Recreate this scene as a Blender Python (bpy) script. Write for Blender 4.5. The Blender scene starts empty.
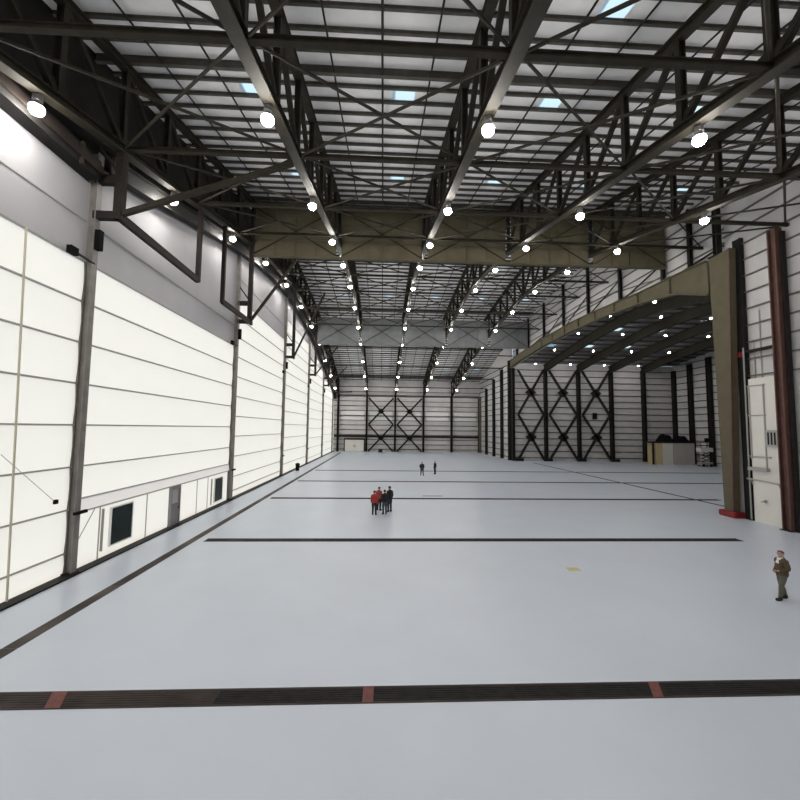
import bpy, bmesh, math, random
from mathutils import Vector, Matrix

random.seed(7)
scene = bpy.context.scene
COL = scene.collection

# ------------------------------------------------------------------ camera
cam_data = bpy.data.cameras.new('camera')
cam_data.sensor_width = 36.0
cam_data.lens = 18.0
cam_data.clip_end = 600
cam = bpy.data.objects.new('camera', cam_data)
COL.objects.link(cam)
YAW, PITCH, ROLL = math.radians(2.58), math.radians(4.1), math.radians(0.7)
_F = Vector((math.sin(YAW) * math.cos(PITCH), math.cos(YAW) * math.cos(PITCH), math.sin(PITCH)))
_R = _F.cross(Vector((0, 0, 1))).normalized()
_U = _R.cross(_F)
_R2 = _R * math.cos(ROLL) + _U * math.sin(ROLL)
_U2 = _U * math.cos(ROLL) - _R * math.sin(ROLL)
cam.matrix_world = Matrix(((_R2.x, _U2.x, -_F.x, 0), (_R2.y, _U2.y, -_F.y, 0), (_R2.z, _U2.z, -_F.z, 6.0), (0, 0, 0, 1)))
scene.camera = cam

# ------------------------------------------------------------------ world, sun, exposure
world = bpy.data.worlds.new('sky')
scene.world = world
world.use_nodes = True
bg = world.node_tree.nodes['Background']
bg.inputs['Color'].default_value = (0.66, 0.83, 1.0, 1)
bg.inputs['Strength'].default_value = 0.62

sun_d = bpy.data.lights.new('sun', 'SUN')
sun_d.energy = 3.15
sun_d.color = (1.0, 0.93, 0.82)
sun_d.angle = math.radians(2)
sun = bpy.data.objects.new('sun', sun_d)
COL.objects.link(sun)
sun.rotation_euler = Vector((0.80, 0.10, -0.58)).to_track_quat('-Z', 'Y').to_euler()

LAMP_STRENGTH = 215.0
vs = scene.view_settings
vs.view_transform = 'Standard'
vs.look = 'None'
vs.exposure = 0.0
vs.gamma = 1.0
vs.use_curve_mapping = False
scene.cycles.max_bounces = 8
scene.cycles.diffuse_bounces = 5
scene.cycles.transmission_bounces = 4
scene.cycles.sample_clamp_indirect = 6.0


# ------------------------------------------------------------------ materials
def mat(name, col, rough=0.6, metal=0.0, var=0.0, scale=3.0, bump=0.0, spec=0.5, stretch=None):
    m = bpy.data.materials.new(name)
    m.use_nodes = True
    nt = m.node_tree
    b = nt.nodes['Principled BSDF']
    b.inputs['Base Color'].default_value = (*col, 1)
    b.inputs['Roughness'].default_value = rough
    b.inputs['Metallic'].default_value = metal
    b.inputs['Specular IOR Level'].default_value = spec
    if var or bump:
        tc = nt.nodes.new('ShaderNodeTexCoord')
        mp = nt.nodes.new('ShaderNodeMapping')
        if stretch:
            mp.inputs['Scale'].default_value = stretch
        n = nt.nodes.new('ShaderNodeTexNoise')
        n.inputs['Scale'].default_value = scale
        n.inputs['Detail'].default_value = 4
        nt.links.new(tc.outputs['Object'], mp.inputs['Vector'])
        nt.links.new(mp.outputs['Vector'], n.inputs['Vector'])
        if var:
            r = nt.nodes.new('ShaderNodeValToRGB')
            r.color_ramp.elements[0].position = 0.3
            r.color_ramp.elements[1].position = 0.7
            r.color_ramp.elements[0].color = (*[c * (1 - var) for c in col], 1)
            r.color_ramp.elements[1].color = (*[min(1, c * (1 + var)) for c in col], 1)
            nt.links.new(n.outputs['Fac'], r.inputs['Fac'])
            nt.links.new(r.outputs['Color'], b.inputs['Base Color'])
        if bump:
            bp = nt.nodes.new('ShaderNodeBump')
            bp.inputs['Strength'].default_value = bump
            bp.inputs['Distance'].default_value = 0.02
            nt.links.new(n.outputs['Fac'], bp.inputs['Height'])
            nt.links.new(bp.outputs['Normal'], b.inputs['Normal'])
    return m


def emit_mat(name, col, strength):
    m = bpy.data.materials.new(name)
    m.use_nodes = True
    nt = m.node_tree
    nt.nodes.clear()
    o = nt.nodes.new('ShaderNodeOutputMaterial')
    e = nt.nodes.new('ShaderNodeEmission')
    e.inputs['Color'].default_value = (*col, 1)
    e.inputs['Strength'].default_value = strength
    nt.links.new(e.outputs[0], o.inputs['Surface'])
    return m


def translucent_mat(name, tcol, dcol, fac, var=0.0):
    """thin sheet that lets daylight through, diffused"""
    m = bpy.data.materials.new(name)
    m.use_nodes = True
    nt = m.node_tree
    nt.nodes.clear()
    o = nt.nodes.new('ShaderNodeOutputMaterial')
    mx = nt.nodes.new('ShaderNodeMixShader')
    t = nt.nodes.new('ShaderNodeBsdfTranslucent')
    d = nt.nodes.new('ShaderNodeBsdfDiffuse')
    t.inputs['Color'].default_value = (*tcol, 1)
    d.inputs['Color'].default_value = (*dcol, 1)
    mx.inputs[0].default_value = fac
    if var:
        tc = nt.nodes.new('ShaderNodeTexCoord')
        n = nt.nodes.new('ShaderNodeTexNoise')
        n.inputs['Scale'].default_value = 0.35
        n.inputs['Detail'].default_value = 3
        r = nt.nodes.new('ShaderNodeValToRGB')
        r.color_ramp.elements[0].color = (*[c * (1 - var) for c in tcol], 1)
        r.color_ramp.elements[1].color = (*tcol, 1)
        nt.links.new(tc.outputs['Object'], n.inputs['Vector'])
        nt.links.new(n.outputs['Fac'], r.inputs['Fac'])
        nt.links.new(r.outputs['Color'], t.inputs['Color'])
    nt.links.new(d.outputs[0], mx.inputs[1])
    nt.links.new(t.outputs[0], mx.inputs[2])
    nt.links.new(mx.outputs[0], o.inputs['Surface'])
    return m


M = {}
M['floor'] = mat('epoxy_floor', (0.615, 0.67, 0.765), rough=0.34, var=0.03, scale=0.35, spec=0.6)
M['steel'] = mat('dark_steel_paint', (0.028, 0.024, 0.017), rough=0.7, var=0.25, scale=2.0, spec=0.2)
M['steel_black'] = mat('black_steel_paint', (0.018, 0.017, 0.016), rough=0.6, var=0.2, scale=2.0, spec=0.15)
M['steel_red'] = mat('red_oxide_steel', (0.10, 0.045, 0.035), rough=0.55, var=0.25, scale=2.0)
M['olive'] = mat('olive_steel_paint', (0.118, 0.103, 0.066), rough=0.7, var=0.12, scale=1.2, spec=0.2)
M['greyblue'] = mat('grey_steel_paint', (0.15, 0.16, 0.165), rough=0.65, var=0.12, scale=1.2)
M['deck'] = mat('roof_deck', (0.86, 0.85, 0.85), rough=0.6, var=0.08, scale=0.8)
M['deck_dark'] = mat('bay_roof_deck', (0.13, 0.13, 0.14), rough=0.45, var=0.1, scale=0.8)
M['purlin'] = mat('purlin_steel', (0.085, 0.08, 0.07), rough=0.6, var=0.2, scale=2, spec=0.2)
M['white_wall'] = mat('white_wall_sheet', (0.60, 0.58, 0.58), rough=0.55, var=0.06, scale=0.7)
M['upper_fabric'] = mat('opaque_door_fabric', (0.44, 0.43, 0.45), rough=0.6, var=0.04, scale=0.6)
M['liner'] = mat('cream_liner', (0.76, 0.73, 0.68), rough=0.5, var=0.03, scale=0.8)
M['fabric'] = translucent_mat('translucent_door_fabric', (1.0, 0.955, 0.875), (0.80, 0.79, 0.77), 0.62, 0.05)
M['fabric2'] = translucent_mat('bottom_beam_fabric', (0.92, 0.86, 0.82), (0.75, 0.72, 0.70), 0.55, 0.05)
M['girt_grey'] = mat('grey_girt', (0.15, 0.14, 0.14), rough=0.6, spec=0.2)
M['seam'] = mat('lifting_beam_grey', (0.38, 0.37, 0.35), rough=0.6)
M['mullion'] = mat('mullion_steel', (0.20, 0.185, 0.17), rough=0.5, var=0.2, scale=2.0)
M['bracket'] = mat('bracket_steel', (0.024, 0.018, 0.016), rough=0.6, var=0.2, spec=0.15)
M['pane_dark'] = mat('dark_green_glass', (0.006, 0.015, 0.013), rough=0.3, spec=0.15)
M['white_paint'] = mat('white_paint', (0.8, 0.8, 0.78), rough=0.4)
M['door_grey'] = mat('grey_door_paint', (0.22, 0.21, 0.21), rough=0.5)
M['trench'] = mat('black_grate', (0.022, 0.020, 0.020), rough=0.6, var=0.3, scale=4, spec=0.12)
M['trench_brown'] = mat('brown_grate', (0.050, 0.040, 0.036), rough=0.6, var=0.35, scale=1.2, spec=0.12)
M['strip'] = mat('floor_track_brown', (0.075, 0.064, 0.056), rough=0.6, var=0.6, scale=0.5, spec=0.15)
M['red_mark'] = mat('red_marking_paint', (0.15, 0.036, 0.028), rough=0.6, var=0.3, scale=6)
M['red'] = mat('red_paint', (0.22, 0.010, 0.014), rough=0.5, var=0.2)
M['yellow'] = mat('yellow_floor_paint', (0.62, 0.52, 0.22), rough=0.6, var=0.1)
M['skylight'] = translucent_mat('blue_skylight_sheet', (0.72, 0.92, 1.0), (0.5, 0.65, 0.75), 0.97)
M['lamp_body'] = mat('lamp_housing', (0.25, 0.25, 0.25), rough=0.4, metal=0.5)
M['lamp'] = emit_mat('lamp_lens', (1.0, 0.965, 0.90), LAMP_STRENGTH)
M['cable'] = mat('guide_cable', (0.62, 0.58, 0.46), rough=0.6)
M['tan'] = mat('tan_board', (0.52, 0.43, 0.24), rough=0.6)
M['board_white'] = mat('white_board', (0.66, 0.63, 0.58), rough=0.6)
M['board_grey'] = mat('grey_board', (0.46, 0.43, 0.40), rough=0.6)
M['black'] = mat('black_cloth', (0.008, 0.008, 0.009), rough=0.9, spec=0.1)
M['grey_metal'] = mat('grey_metal', (0.35, 0.35, 0.34), rough=0.4, metal=0.3)
M['conduit'] = mat('conduit_grey', (0.42, 0.40, 0.37), rough=0.5)
M['skin'] = mat('skin', (0.50, 0.30, 0.22), rough=0.55)
M['hair'] = mat('dark_hair', (0.02, 0.014, 0.01), rough=0.7)
M['hair_grey'] = mat('brown_hair', (0.06, 0.035, 0.025), rough=0.7)
M['eye'] = mat('eye_dark', (0.01, 0.008, 0.008), rough=0.2)


# ------------------------------------------------------------------ mesh helpers
class MB:
    def __init__(self):
        self.v, self.f = [], []

    def add(self, vs_, fs_):
        o = len(self.v)
        self.v += [tuple(v) for v in vs_]
        self.f += [tuple(i + o for i in f) for f in fs_]
        return self

    def box(self, x0, x1, y0, y1, z0, z1):
        vs_ = [(x0, y0, z0), (x1, y0, z0), (x1, y1, z0), (x0, y1, z0), (x0, y0, z1), (x1, y0, z1), (x1, y1, z1), (x0, y1, z1)]
        return self.add(vs_, [(3, 2, 1, 0), (4, 5, 6, 7), (0, 1, 5, 4), (1, 2, 6, 5), (2, 3, 7, 6), (3, 0, 4, 7)])

    def sweep(self, pts, prof, up=(0, 0, 1)):
        """profile (s,u) swept along pts"""
        pts = [Vector(p) for p in pts]
        up = Vector(up)
        n = len(prof)
        vs_ = []
        for i, p in enumerate(pts):
            d = (pts[min(i + 1, len(pts) - 1)] - pts[max(i - 1, 0)]).normalized()
            u = up if abs(d.dot(up)) < 0.95 else Vector((1, 0, 0)) if abs(d.x) < 0.9 else Vector((0, 1, 0))
            s = d.cross(u).normalized()
            w = s.cross(d).normalized()
            vs_ += [p + s * a + w * b for a, b in prof]
        fs_ = []
        for i in range(len(pts) - 1):
            for k in range(n):
                a, b = i * n + k, i * n + (k + 1) % n
                fs_.append((a, b, b + n, a + n))
        fs_.append(tuple(range(n - 1, -1, -1)))
        fs_.append(tuple(range((len(pts) - 1) * n, len(pts) * n)))
        return self.add(vs_, fs_)

    def lathe(self, prof, n=12, c=(0, 0, 0)):
        vs_, fs_ = [], []
        for r, z in prof:
            for k in range(n):
                a = 2 * math.pi * k / n
                vs_.append((c[0] + r * math.cos(a), c[1] + r * math.sin(a), c[2] + z))
        for i in range(len(prof) - 1):
            for k in range(n):
                a, b = i * n + k, i * n + (k + 1) % n
                fs_.append((a, b, b + n, a + n))
        fs_.append(tuple(range(n - 1, -1, -1)))
        fs_.append(tuple(range((len(prof) - 1) * n, len(prof) * n)))
        return self.add(vs_, fs_)

    def mesh(self, name, material, smooth=False):
        me = bpy.data.meshes.new(name)
        me.from_pydata(self.v, [], self.f)
        bm = bmesh.new()
        bm.from_mesh(me)
        bmesh.ops.recalc_face_normals(bm, faces=bm.faces)
        bm.to_mesh(me)
        bm.free()
        if material is not None:
            me.materials.append(material)
        if smooth:
            for p in me.polygons:
                p.use_smooth = True
        return me


def I(w, h, t=0.05, tw=0.03):
    a, b = w / 2, h / 2
    return [(-a, -b), (a, -b), (a, -b + t), (tw, -b + t), (tw, b - t), (a, b - t), (a, b), (-a, b), (-a, b - t), (-tw, b - t), (-tw, -b + t), (-a, -b + t)]


def RECT(w, h):
    a, b = w / 2, h / 2
    return [(-a, -b), (a, -b), (a, b), (-a, b)]


def CIRC(r, n=8):
    return [(r * math.cos(2 * math.pi * k / n), r * math.sin(2 * math.pi * k / n)) for k in range(n)]


def obj(name, me, parent=None, loc=None, kind=None):
    o = bpy.data.objects.new(name, me)
    COL.objects.link(o)
    if parent is not None:
        o.parent = parent
    if loc is not None:
        o.location = loc
    if kind:
        o['kind'] = kind
    return o


def tag(o, label, cat, group=None, kind=None):
    o['label'] = label
    o['category'] = cat
    if group:
        o['group'] = group
    if kind:
        o['kind'] = kind
    return o


def thing(name, label, cat, loc=(0, 0, 0), group=None, kind=None, rz=0):
    o = obj(name, None, loc=loc)
    o.rotation_euler = (0, 0, rz)
    o.empty_display_size = 0.3
    return tag(o, label, cat, group, kind)


def copy_tree(o, parent=None, loc=None):
    c = o.copy()
    COL.objects.link(c)
    c.parent = parent
    if loc is not None:
        c.location = loc
    for ch in list(o.children):
        copy_tree(ch, c)
    return c


def box_obj(name, m, parent, x0, x1, y0, y1, z0, z1):
    return obj(name, MB().box(x0, x1, y0, y1, z0, z1).mesh(name, m), parent)


def beam_obj(name, m, parent, p0, p1, prof, up=(0, 0, 1)):
    return obj(name, MB().sweep([p0, p1], prof, up).mesh(name, m), parent)


def lerp_tab(tab, y):
    if y <= tab[0][0]:
        return tab[0][1]
    for (a, za), (b, zb) in zip(tab, tab[1:]):
        if y <= b:
            return za + (zb - za) * (y - a) / (b - a)
    return tab[-1][1]


# ------------------------------------------------------------------ layout (metres)
Y0, Y1 = -3.4, 105.0            # near and far end walls
XL, XR = -12.5, 25.9            # fabric-door side, opposite side
PANEL = 3.37
TX = [-11.3, -3.9, 3.5, 10.9, 18.3, 25.6]
CH = [(-3.4, 13.2), (0, 13.9), (8.8, 15.8), (13, 16.8), (21.3, 18.6), (29.7, 20.6), (38.2, 22.3), (46.6, 23.2), (50.5, 23.4), (55, 23.2), (63.4, 22.6),
      (71.9, 21.6), (80.3, 19.9), (88.7, 18.0), (97.1, 16.1), (105, 14.3)]
DEPTH = 4.0


def zb(y):
    return lerp_tab(CH, y)


def zt(y):
    return zb(y) + DEPTH


def zd(y):
    return zb(y) + DEPTH + 0.42


SY0, SY1, SX1 = 28.4, 78.7, 59.4    # side bay
SB = [(28.4, 17.8), (36, 19.5), (45, 20.9), (50.5, 21.2), (57, 20.9), (65, 20.1), (72, 19.3), (78.7, 18.4)]


def sb(y):
    return lerp_tab(SB, y)


ORD = ['first', 'second', 'third', 'fourth', 'fifth', 'sixth', 'seventh', 'eighth', 'ninth', 'tenth', 'eleventh', 'twelfth', 'thirteenth', 'fourteenth', 'fifteenth', 'sixteenth']
PANELS = [i * PANEL for i in range(-1, 32) if Y0 < i * PANEL < Y1 - 0.5]
PURL = [i * PANEL / 3 for i in range(-2, 94) if Y0 < i * PANEL / 3 < Y1 - 0.2]

# ------------------------------------------------------------------ floor
fl = MB().box(-13.2, 60.5, -4.2, 106, -0.3, 0.0).mesh('floor', M['floor'])
floor = tag(obj('floor', fl), 'pale grey glossy epoxy hangar floor', 'floor', kind='structure')

# ------------------------------------------------------------------ roof of the main hall
roof = thing('ceiling', 'pale grey sloped metal roof deck above the trusses', 'ceiling', kind='structure')
SKY_ROWS = [18.0, 29.2, 40.4, 51.6, 62.9, 74.1, 85.3, 96.6]
SKY = [(-3.9 + 7.4 * b + 4.75, y) for b in range(-1, 4) for y in SKY_ROWS] + [(8.25, 12.4)]
cells = set()
ybr = sorted(set([Y0] + PURL + [Y1]))
for sx, sy in SKY:
    k = max(i for i, y in enumerate(ybr) if y <= sy)
    cells.add((round(sx, 2), k))
xs = sorted(set([-13.0, 26.4] + [round(round(s[0], 2) + d, 2) for s in SKY for d in (-0.55, 0.55)]))
mb = MB()
pane_cells = []
for k in range(len(ybr) - 1):
    a, b = ybr[k], ybr[k + 1]
    for xa, xb in zip(xs, xs[1:]):
        c = round((xa + xb) / 2, 2)
        if abs(xb - xa - 1.1) < 0.02 and any(abs(c - q) < 0.03 and kk == k for q, kk in cells):
            pane_cells.append((xa, xb, a, b))
            continue
        za, zc = zd(a), zd(b)
        vsx = [(xa, a, za), (xb, a, za), (xb, b, zc), (xa, b, zc), (xa, a, za + .15), (xb, a, za + .15), (xb, b, zc + .15), (xa, b, zc + .15)]
        mb.add(vsx, [(3, 2, 1, 0), (4, 5, 6, 7)])
obj('roof_deck', mb.mesh('roof_deck', M['deck']), roof)
for xa, xb, a, b in pane_cells:
    za, zc = zd(a) + .05, zd(b) + .05
    obj('skylight_pane', MB().add([(xa, a, za), (xb, a, za), (xb, b, zc), (xa, b, zc)], [(0, 1, 2, 3)]).mesh('skylight_pane', M['skylight']), roof)
pur_me = {}
for i, y in enumerate(PURL):
    heavy = abs(y / PANEL - round(y / PANEL)) < 0.01 and round(y / PANEL) % 5 == 0
    key = heavy
    if key not in pur_me:
        h = 0.36 if heavy else 0.17
        pur_me[key] = MB().sweep([(-12.7, 0, 0), (26.1, 0, 0)], I(0.18 if heavy else 0.11, h, 0.03, 0.02)).mesh('purlin', M['purlin'])
    obj('purlin', pur_me[key], roof, (0, y, zd(y) - (0.18 if heavy else 0.085) - 0.01))
for b in range(5):
    xc = (TX[b] + TX[b + 1]) / 2
    for dx, r in ((-2.15, 0.042), (0, 0.05), (2.15, 0.042)):
        pts = [(xc + dx, y, zd(y) - 0.30) for y in PURL if y > 3]
        obj('sag_rod' if dx else 'sprinkler_pipe', MB().sweep(pts, CIRC(r, 6)).mesh('rod', M['steel_black']), roof)

# ------------------------------------------------------------------ roof trusses
BCH, TCH = I(0.42, 0.36, 0.05, 0.04), I(0.36, 0.34, 0.05, 0.04)
pts_b = [(0, y, zb(y) + 0.18) for y in sorted(set([Y0 + .1] + PANELS + [50.5, Y1 - .1]))]
pts_t = [(0, y, zt(y) - 0.17) for y in sorted(set([Y0 + .1] + PANELS + [50.5, Y1 - .1]))]
me_bc = MB().sweep(pts_b, BCH).mesh('bottom_chord', M['steel'])
me_tc = MB().sweep(pts_t, TCH).mesh('top_chord', M['steel'])
me_v, me_dg = [], []
for y in PANELS:
    me_v.append(MB().sweep([(0, y, zb(y) + .36), (0, y, zt(y) - .34)], I(0.26, 0.26, 0.04, 0.03)).mesh('post', M['steel']))
for ya, yb in zip(PANELS, PANELS[1:]):
    if ya < 50:
        p, q = (0, ya + .12, zt(ya) - .36), (0, yb - .12, zb(yb) + .38)
    else:
        p, q = (0, ya + .12, zb(ya) + .38), (0, yb - .12, zt(yb) - .36)
    me_dg.append(MB().sweep([p, q], RECT(0.20, 0.20), up=(1, 0, 0)).mesh('diagonal', M['steel']))
me_gus = MB().box(-0.03, 0.03, -0.42, 0.42, -0.12, 0.42).mesh('gusset', M['steel'])
truss_label = ['steel roof truss running along the top of the fabric doors',
               'steel roof truss, second from the fabric doors',
               'steel roof truss, third from the fabric doors, down the hall middle',
               'steel roof truss, fourth from the fabric doors',
               'steel roof truss, fifth from the fabric doors',
               'steel roof truss running along the wall opposite the fabric doors']
for i, x in enumerate(TX[:5]):
    t = thing('roof_truss', truss_label[i], 'roof truss', (x, 0, 0), 'longitudinal roof trusses')
    obj('bottom_chord', me_bc, t)
    obj('top_chord', me_tc, t)
    for me in me_v:
        obj('vertical_post', me, t)
    for me in me_dg:
        obj('diagonal', me, t)
    for y in PANELS:
        if 6 < y < 40:
            obj('gusset_plate', me_gus, t, (0, y, zb(y) + .40))

# ------------------------------------------------------------------ struts and cross braces at bottom-chord level
STRUT_Y = [PANELS[i] for i in range(len(PANELS)) if abs((PANELS[i] / PANEL) % 2 - 1) < 0.01]
if True:
    me = MB().sweep([(-11.1, 0, 0), (25.82, 0, 0)], I(0.19, 0.19, 0.035, 0.03)).mesh('strut', M['steel'])
    SY = [y for y in STRUT_Y if y > 4]
    for k, y in enumerate(SY):
        s = obj('lateral_strut', me, loc=(0, y, zb(y) + 0.18))
        tag(s, 'dark steel strut crossing the hall at truss bottoms, %s from the far end wall' % ORD[len(SY) - 1 - k], 'strut', 'lateral struts between trusses')
for nb_, (ya, yb) in enumerate([q for q in zip(STRUT_Y, STRUT_Y[1:]) if q[0] > 2 and q[1] < 66 and not q[0] < 33.7 < q[1]]):
    rods = [MB().sweep([(0.28, 0.18, zb(ya) + .28), (7.12, yb - ya - .18, zb(yb) + .24)], CIRC(0.055, 6)).mesh('brace_rod', M['steel']),
            MB().sweep([(7.12, 0.18, zb(ya) + .14), (0.28, yb - ya - .18, zb(yb) + .10)], CIRC(0.055, 6)).mesh('brace_rod', M['steel'])]
    for b in range(5):
        t = thing('cross_brace', 'thin cross brace, %s from near end, between %s and %s trusses from doors' % (ORD[nb_], ORD[b], ORD[b + 1]), 'brace', (TX[b], ya, 0), 'roof cross braces')
        for me in rods:
            obj('brace_rod', me, t)

# ------------------------------------------------------------------ transverse plate girders
def girder(y, z0, z1, m, label):
    t = thing('plate_girder', label, 'girder', (0, y, 0), 'transverse plate girders')
    ends = TX[:5] + [25.3]
    for xa, xb in zip(ends, ends[1:]):
        a, b = xa + 0.24, xb - 0.24
        w = box_obj('web_panel', m, t, a, b, -0.04, 0.04, z0 + .06, z1 - .06)
        for k in range(1, 3):
            zz = z0 + (z1 - z0) * k / 3
            box_obj('stiffener', m, w, a, b, -0.13, -0.04, zz - 0.04, zz + 0.04)
        for k in range(1, 4):
            xx = a + (b - a) * k / 4
            box_obj('stiffener', m, w, xx - .02, xx + .02, -0.12, -0.04, z0 + .06, z1 - .06)
        for s in (0, 1):
            p = (a, -0.2, z0 + .15 if s else z1 - .15)
            q = (b, -0.2, z1 - .15 if s else z0 + .15)
            beam_obj('brace_rod', M['steel'], w, p, q, CIRC(0.045, 6))
    box_obj('bottom_flange', m, t, TX[0] + .2, 25.1, -0.25, 0.25, z0 - .02, z0 + .06)
    box_obj('top_flange', m, t, TX[0] + .2, 25.1, -0.25, 0.25, z1 - .06, z1 + .02)
    return t


girder(33.7, 20.55, 24.9, M['olive'], 'deep olive painted plate girder crossing the hall under the roof')
girder(67.4, 20.1, 24.7, M['greyblue'], 'grey painted plate girder crossing the hall behind the olive one')

# ------------------------------------------------------------------ fabric-door side (left wall)
WL = thing('wall_left', 'pale opaque upper wall band above the glowing fabric doors', 'wall', kind='structure')
COLS_L = [0.0, 16.95, 33.8, 50.6, 67.4, 84.2, 101.0]
BAYS = list(zip([-3.3] + COLS_L[1:], COLS_L[1:] + [105.0]))
BAYS = [(a, b) for a, b in BAYS if b - a > 1]
ZF = 12.8       # top of the daylight fabric
ZFS = [12.8, 12.8, 17.1, 20.0, 17.8, 16.4, 13.4]
for (a, b), ZF in zip(BAYS, ZFS):
    ys = [a] + [y for y in PANELS if a < y < b] + [b]
    if b < 18:
        seg = [(y, 16.2) for y in ys]
    else:
        seg = [(y, zb(y) - 0.5) for y in ys]
    mb = MB()
    n = len(seg)
    for dx in (0, -0.1):
        mb.v += [(XL + dx, y, ZF) for y, z in seg] + [(XL + dx, y, max(z, ZF + .05)) for y, z in seg]
    for i in range(n - 1):
        mb.f += [(i, i + 1, n + i + 1, n + i), (2 * n + i, 2 * n + i + 1, 3 * n + i + 1, 3 * n + i)]
    obj('upper_panel', mb.mesh('upper_panel', M['upper_fabric']), WL)
    box_obj('panel_seam', M['seam'], WL, XL, XL + 0.04, a + .2, b - .2, ZF + 1.68, ZF + 1.73)
# dark head zone up to the roof
mb = MB()
ys = [Y0] + PANELS + [50.5, Y1]
ys.sort()
lo = [(16.2 if y < 16.9 else zb(y) - 0.55) for y in ys]
for i in range(len(ys) - 1):
    y, y2 = ys[i], ys[i + 1]
    l1, l2 = lo[i], lo[i + 1] if not (y < 16.9 <= y2) else 16.2
    mb.add([(XL - .12, y, l1), (XL - .12, y2, l2), (XL - .12, y2, zd(y2) + .1), (XL - .12, y, zd(y) + .1)], [(0, 1, 2, 3)])
obj('head_cladding', mb.mesh('head_cladding', M['steel_black']), WL)
# outer base of wall behind mullions
hbm = obj('hoist_beam', MB().sweep([(XL + .45, y, zb(y) - .45) for y in [17.3] + [p for p in PANELS if p > 17.5]], I(.5, .8, .08, .06)).mesh('hoist_beam', M['steel_black']))
tag(hbm, 'dark hoist beam running along the wall under the outer roof truss', 'beam')
box_obj('sill_curb', M['trench'], WL, XL - .15, XL + 0.42, Y0, Y1, 0.0, 0.07)

hb = thing('door_head_box', 'dark steel head box hanging over the fabric door beside the camera lamp', 'head box', (0, 0, 0))
hb['label'] = 'dark steel box casing along the top of the fabric door with the guide cable'
box_obj('casing', M['steel_black'], hb, XL + .02, XL + .6, Y0 + .2, 16.6, 16.2, 17.0)
beam_obj('lower_rail', M['bracket'], hb, (XL + .66, Y0 + .3, 16.6), (XL + .66, 16.6, 16.6), RECT(0.1, 0.35))
for k in range(5):
    yy = 1.0 + k * 3.6
    box_obj('rib', M['steel'], hb, XL + .6, XL + .72, yy, yy + .12, 16.15, 17.05)

door_label = ['glowing white fabric hangar door with a vertical guide cable and flat seams',
              'glowing white fabric hangar door with windows and a grey door at its foot',
              'glowing white fabric hangar door beyond the windowed one, dark bin past its far mullion',
              'glowing white fabric hangar door, third from the far end wall',
              'glowing white fabric hangar door, second from the far end wall',
              'glowing white fabric hangar door, beside the far end corner column',
              'narrow fabric strip closing the corner at the far end wall']
SEC = 1.70
for i, (a, b) in enumerate(BAYS):
    d = thing('door_%d' % (i + 1), door_label[i], 'hangar door', (XL, (a + b) / 2, 0), 'fabric hangar doors', 'structure')
    L = (b - a) / 2 - 0.12
    ZF = ZFS[i]
    zlow = 2.95 if i == 1 else 0.08
    zs = [zlow]
    z = ZF
    lv = []
    while z > zlow + 0.5:
        lv.append(z)
        z -= SEC
    zs = [zlow] + lv[::-1]
    cache = {}
    for za, zc in zip(zs, zs[1:]):
        nx, nz = 10, 4
        key = round(zc - za, 3)
        if key not in cache:
            vs_, fs_ = [], []
            for r in range(nz + 1):
                for c in range(nx + 1):
                    u, w = c / nx, r / nz
                    vs_.append((0.05 * math.sin(math.pi * w) * (0.7 + 0.3 * math.sin(u * 9)), -L + 2 * L * u, (zc - za) * w))
            for r in range(nz):
                for c in range(nx):
                    q = r * (nx + 1) + c
                    fs_.append((q, q + 1, q + nx + 2, q + nx + 1))
            cache[key] = MB().add(vs_, fs_).mesh('fabric_panel', M['fabric'], True)
        obj('fabric_panel', cache[key], d, (0, 0, za))
    sm = MB().box(-0.03, 0.07, -L, L, -0.026, 0.026).mesh('lifting_beam', M['seam'])
    for z in zs[1:]:
        obj('lifting_beam', sm, d, (0, 0, z))
    for s in (-1, 1):
        box_obj('edge_guide', M['mullion'], d, -0.06, 0.06, s * (L + .06) - .06, s * (L + .06) + .06, 0, ZF)
    if i == 0:
        yc = (a + b) / 2
        beam_obj('guide_cable', M['cable'], d, (0.12, 14.35 - yc, 0.1), (0.12, 13.95 - yc, 12.8), RECT(0.06, 0.04))
        beam_obj('pull_cord', M['conduit'], d, (0.13, 13.7 - yc, 5.0), (0.13, 16.0 - yc, 3.1), CIRC(0.012, 5))
        box_obj('cord_box', M['black'], d, 0.10, 0.2, 15.98 - yc, 16.12 - yc, 2.98, 3.14)
    if i == 1:
        yc = (a + b) / 2
        obj('bottom_beam', MB().add([(0.10, -L, 2.44), (0.10, L, 2.44), (0.03, L, 2.94), (0.03, -L, 2.94)], [(0, 1, 2, 3)]).mesh('bottom_beam', M['fabric2']), d)
        box_obj('beam_rail', M['seam'], d, -0.02, 0.12, -L, L, 2.37, 2.43)
        box_obj('beam_rail', M['seam'], d, -0.02, 0.07, -L, L, 2.93, 2.97)
        edges = [a + .2, 18.75, 22.35, 24.6, 25.75, 28.2, 29.9, b - .2]
        for k, (p, q) in enumerate(zip(edges, edges[1:])):
            if k == 3:
                continue
            obj('base_panel', MB().add([(0, p + .03 - yc, .07), (0, q - .03 - yc, .07), (0, q - .03 - yc, 2.36), (0, p + .03 - yc, 2.36)], [(0, 1, 2, 3)]).mesh('base_panel', M['fabric']), d)
            box_obj('panel_joint', M['conduit'], d, -0.02, 0.03, p - .025 - yc, p + .025 - yc, .07, 2.36)
        beam_obj('corner_stay', M['conduit'], d, (.08, 17.3 - yc, 1.1), (.08, 18.3 - yc, 2.35), CIRC(0.02, 5))
    if i == 2:
        box_obj('bottom_beam', M['conduit'], d, -0.05, 0.1, -L, L, 0.62, 0.68)


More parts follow.
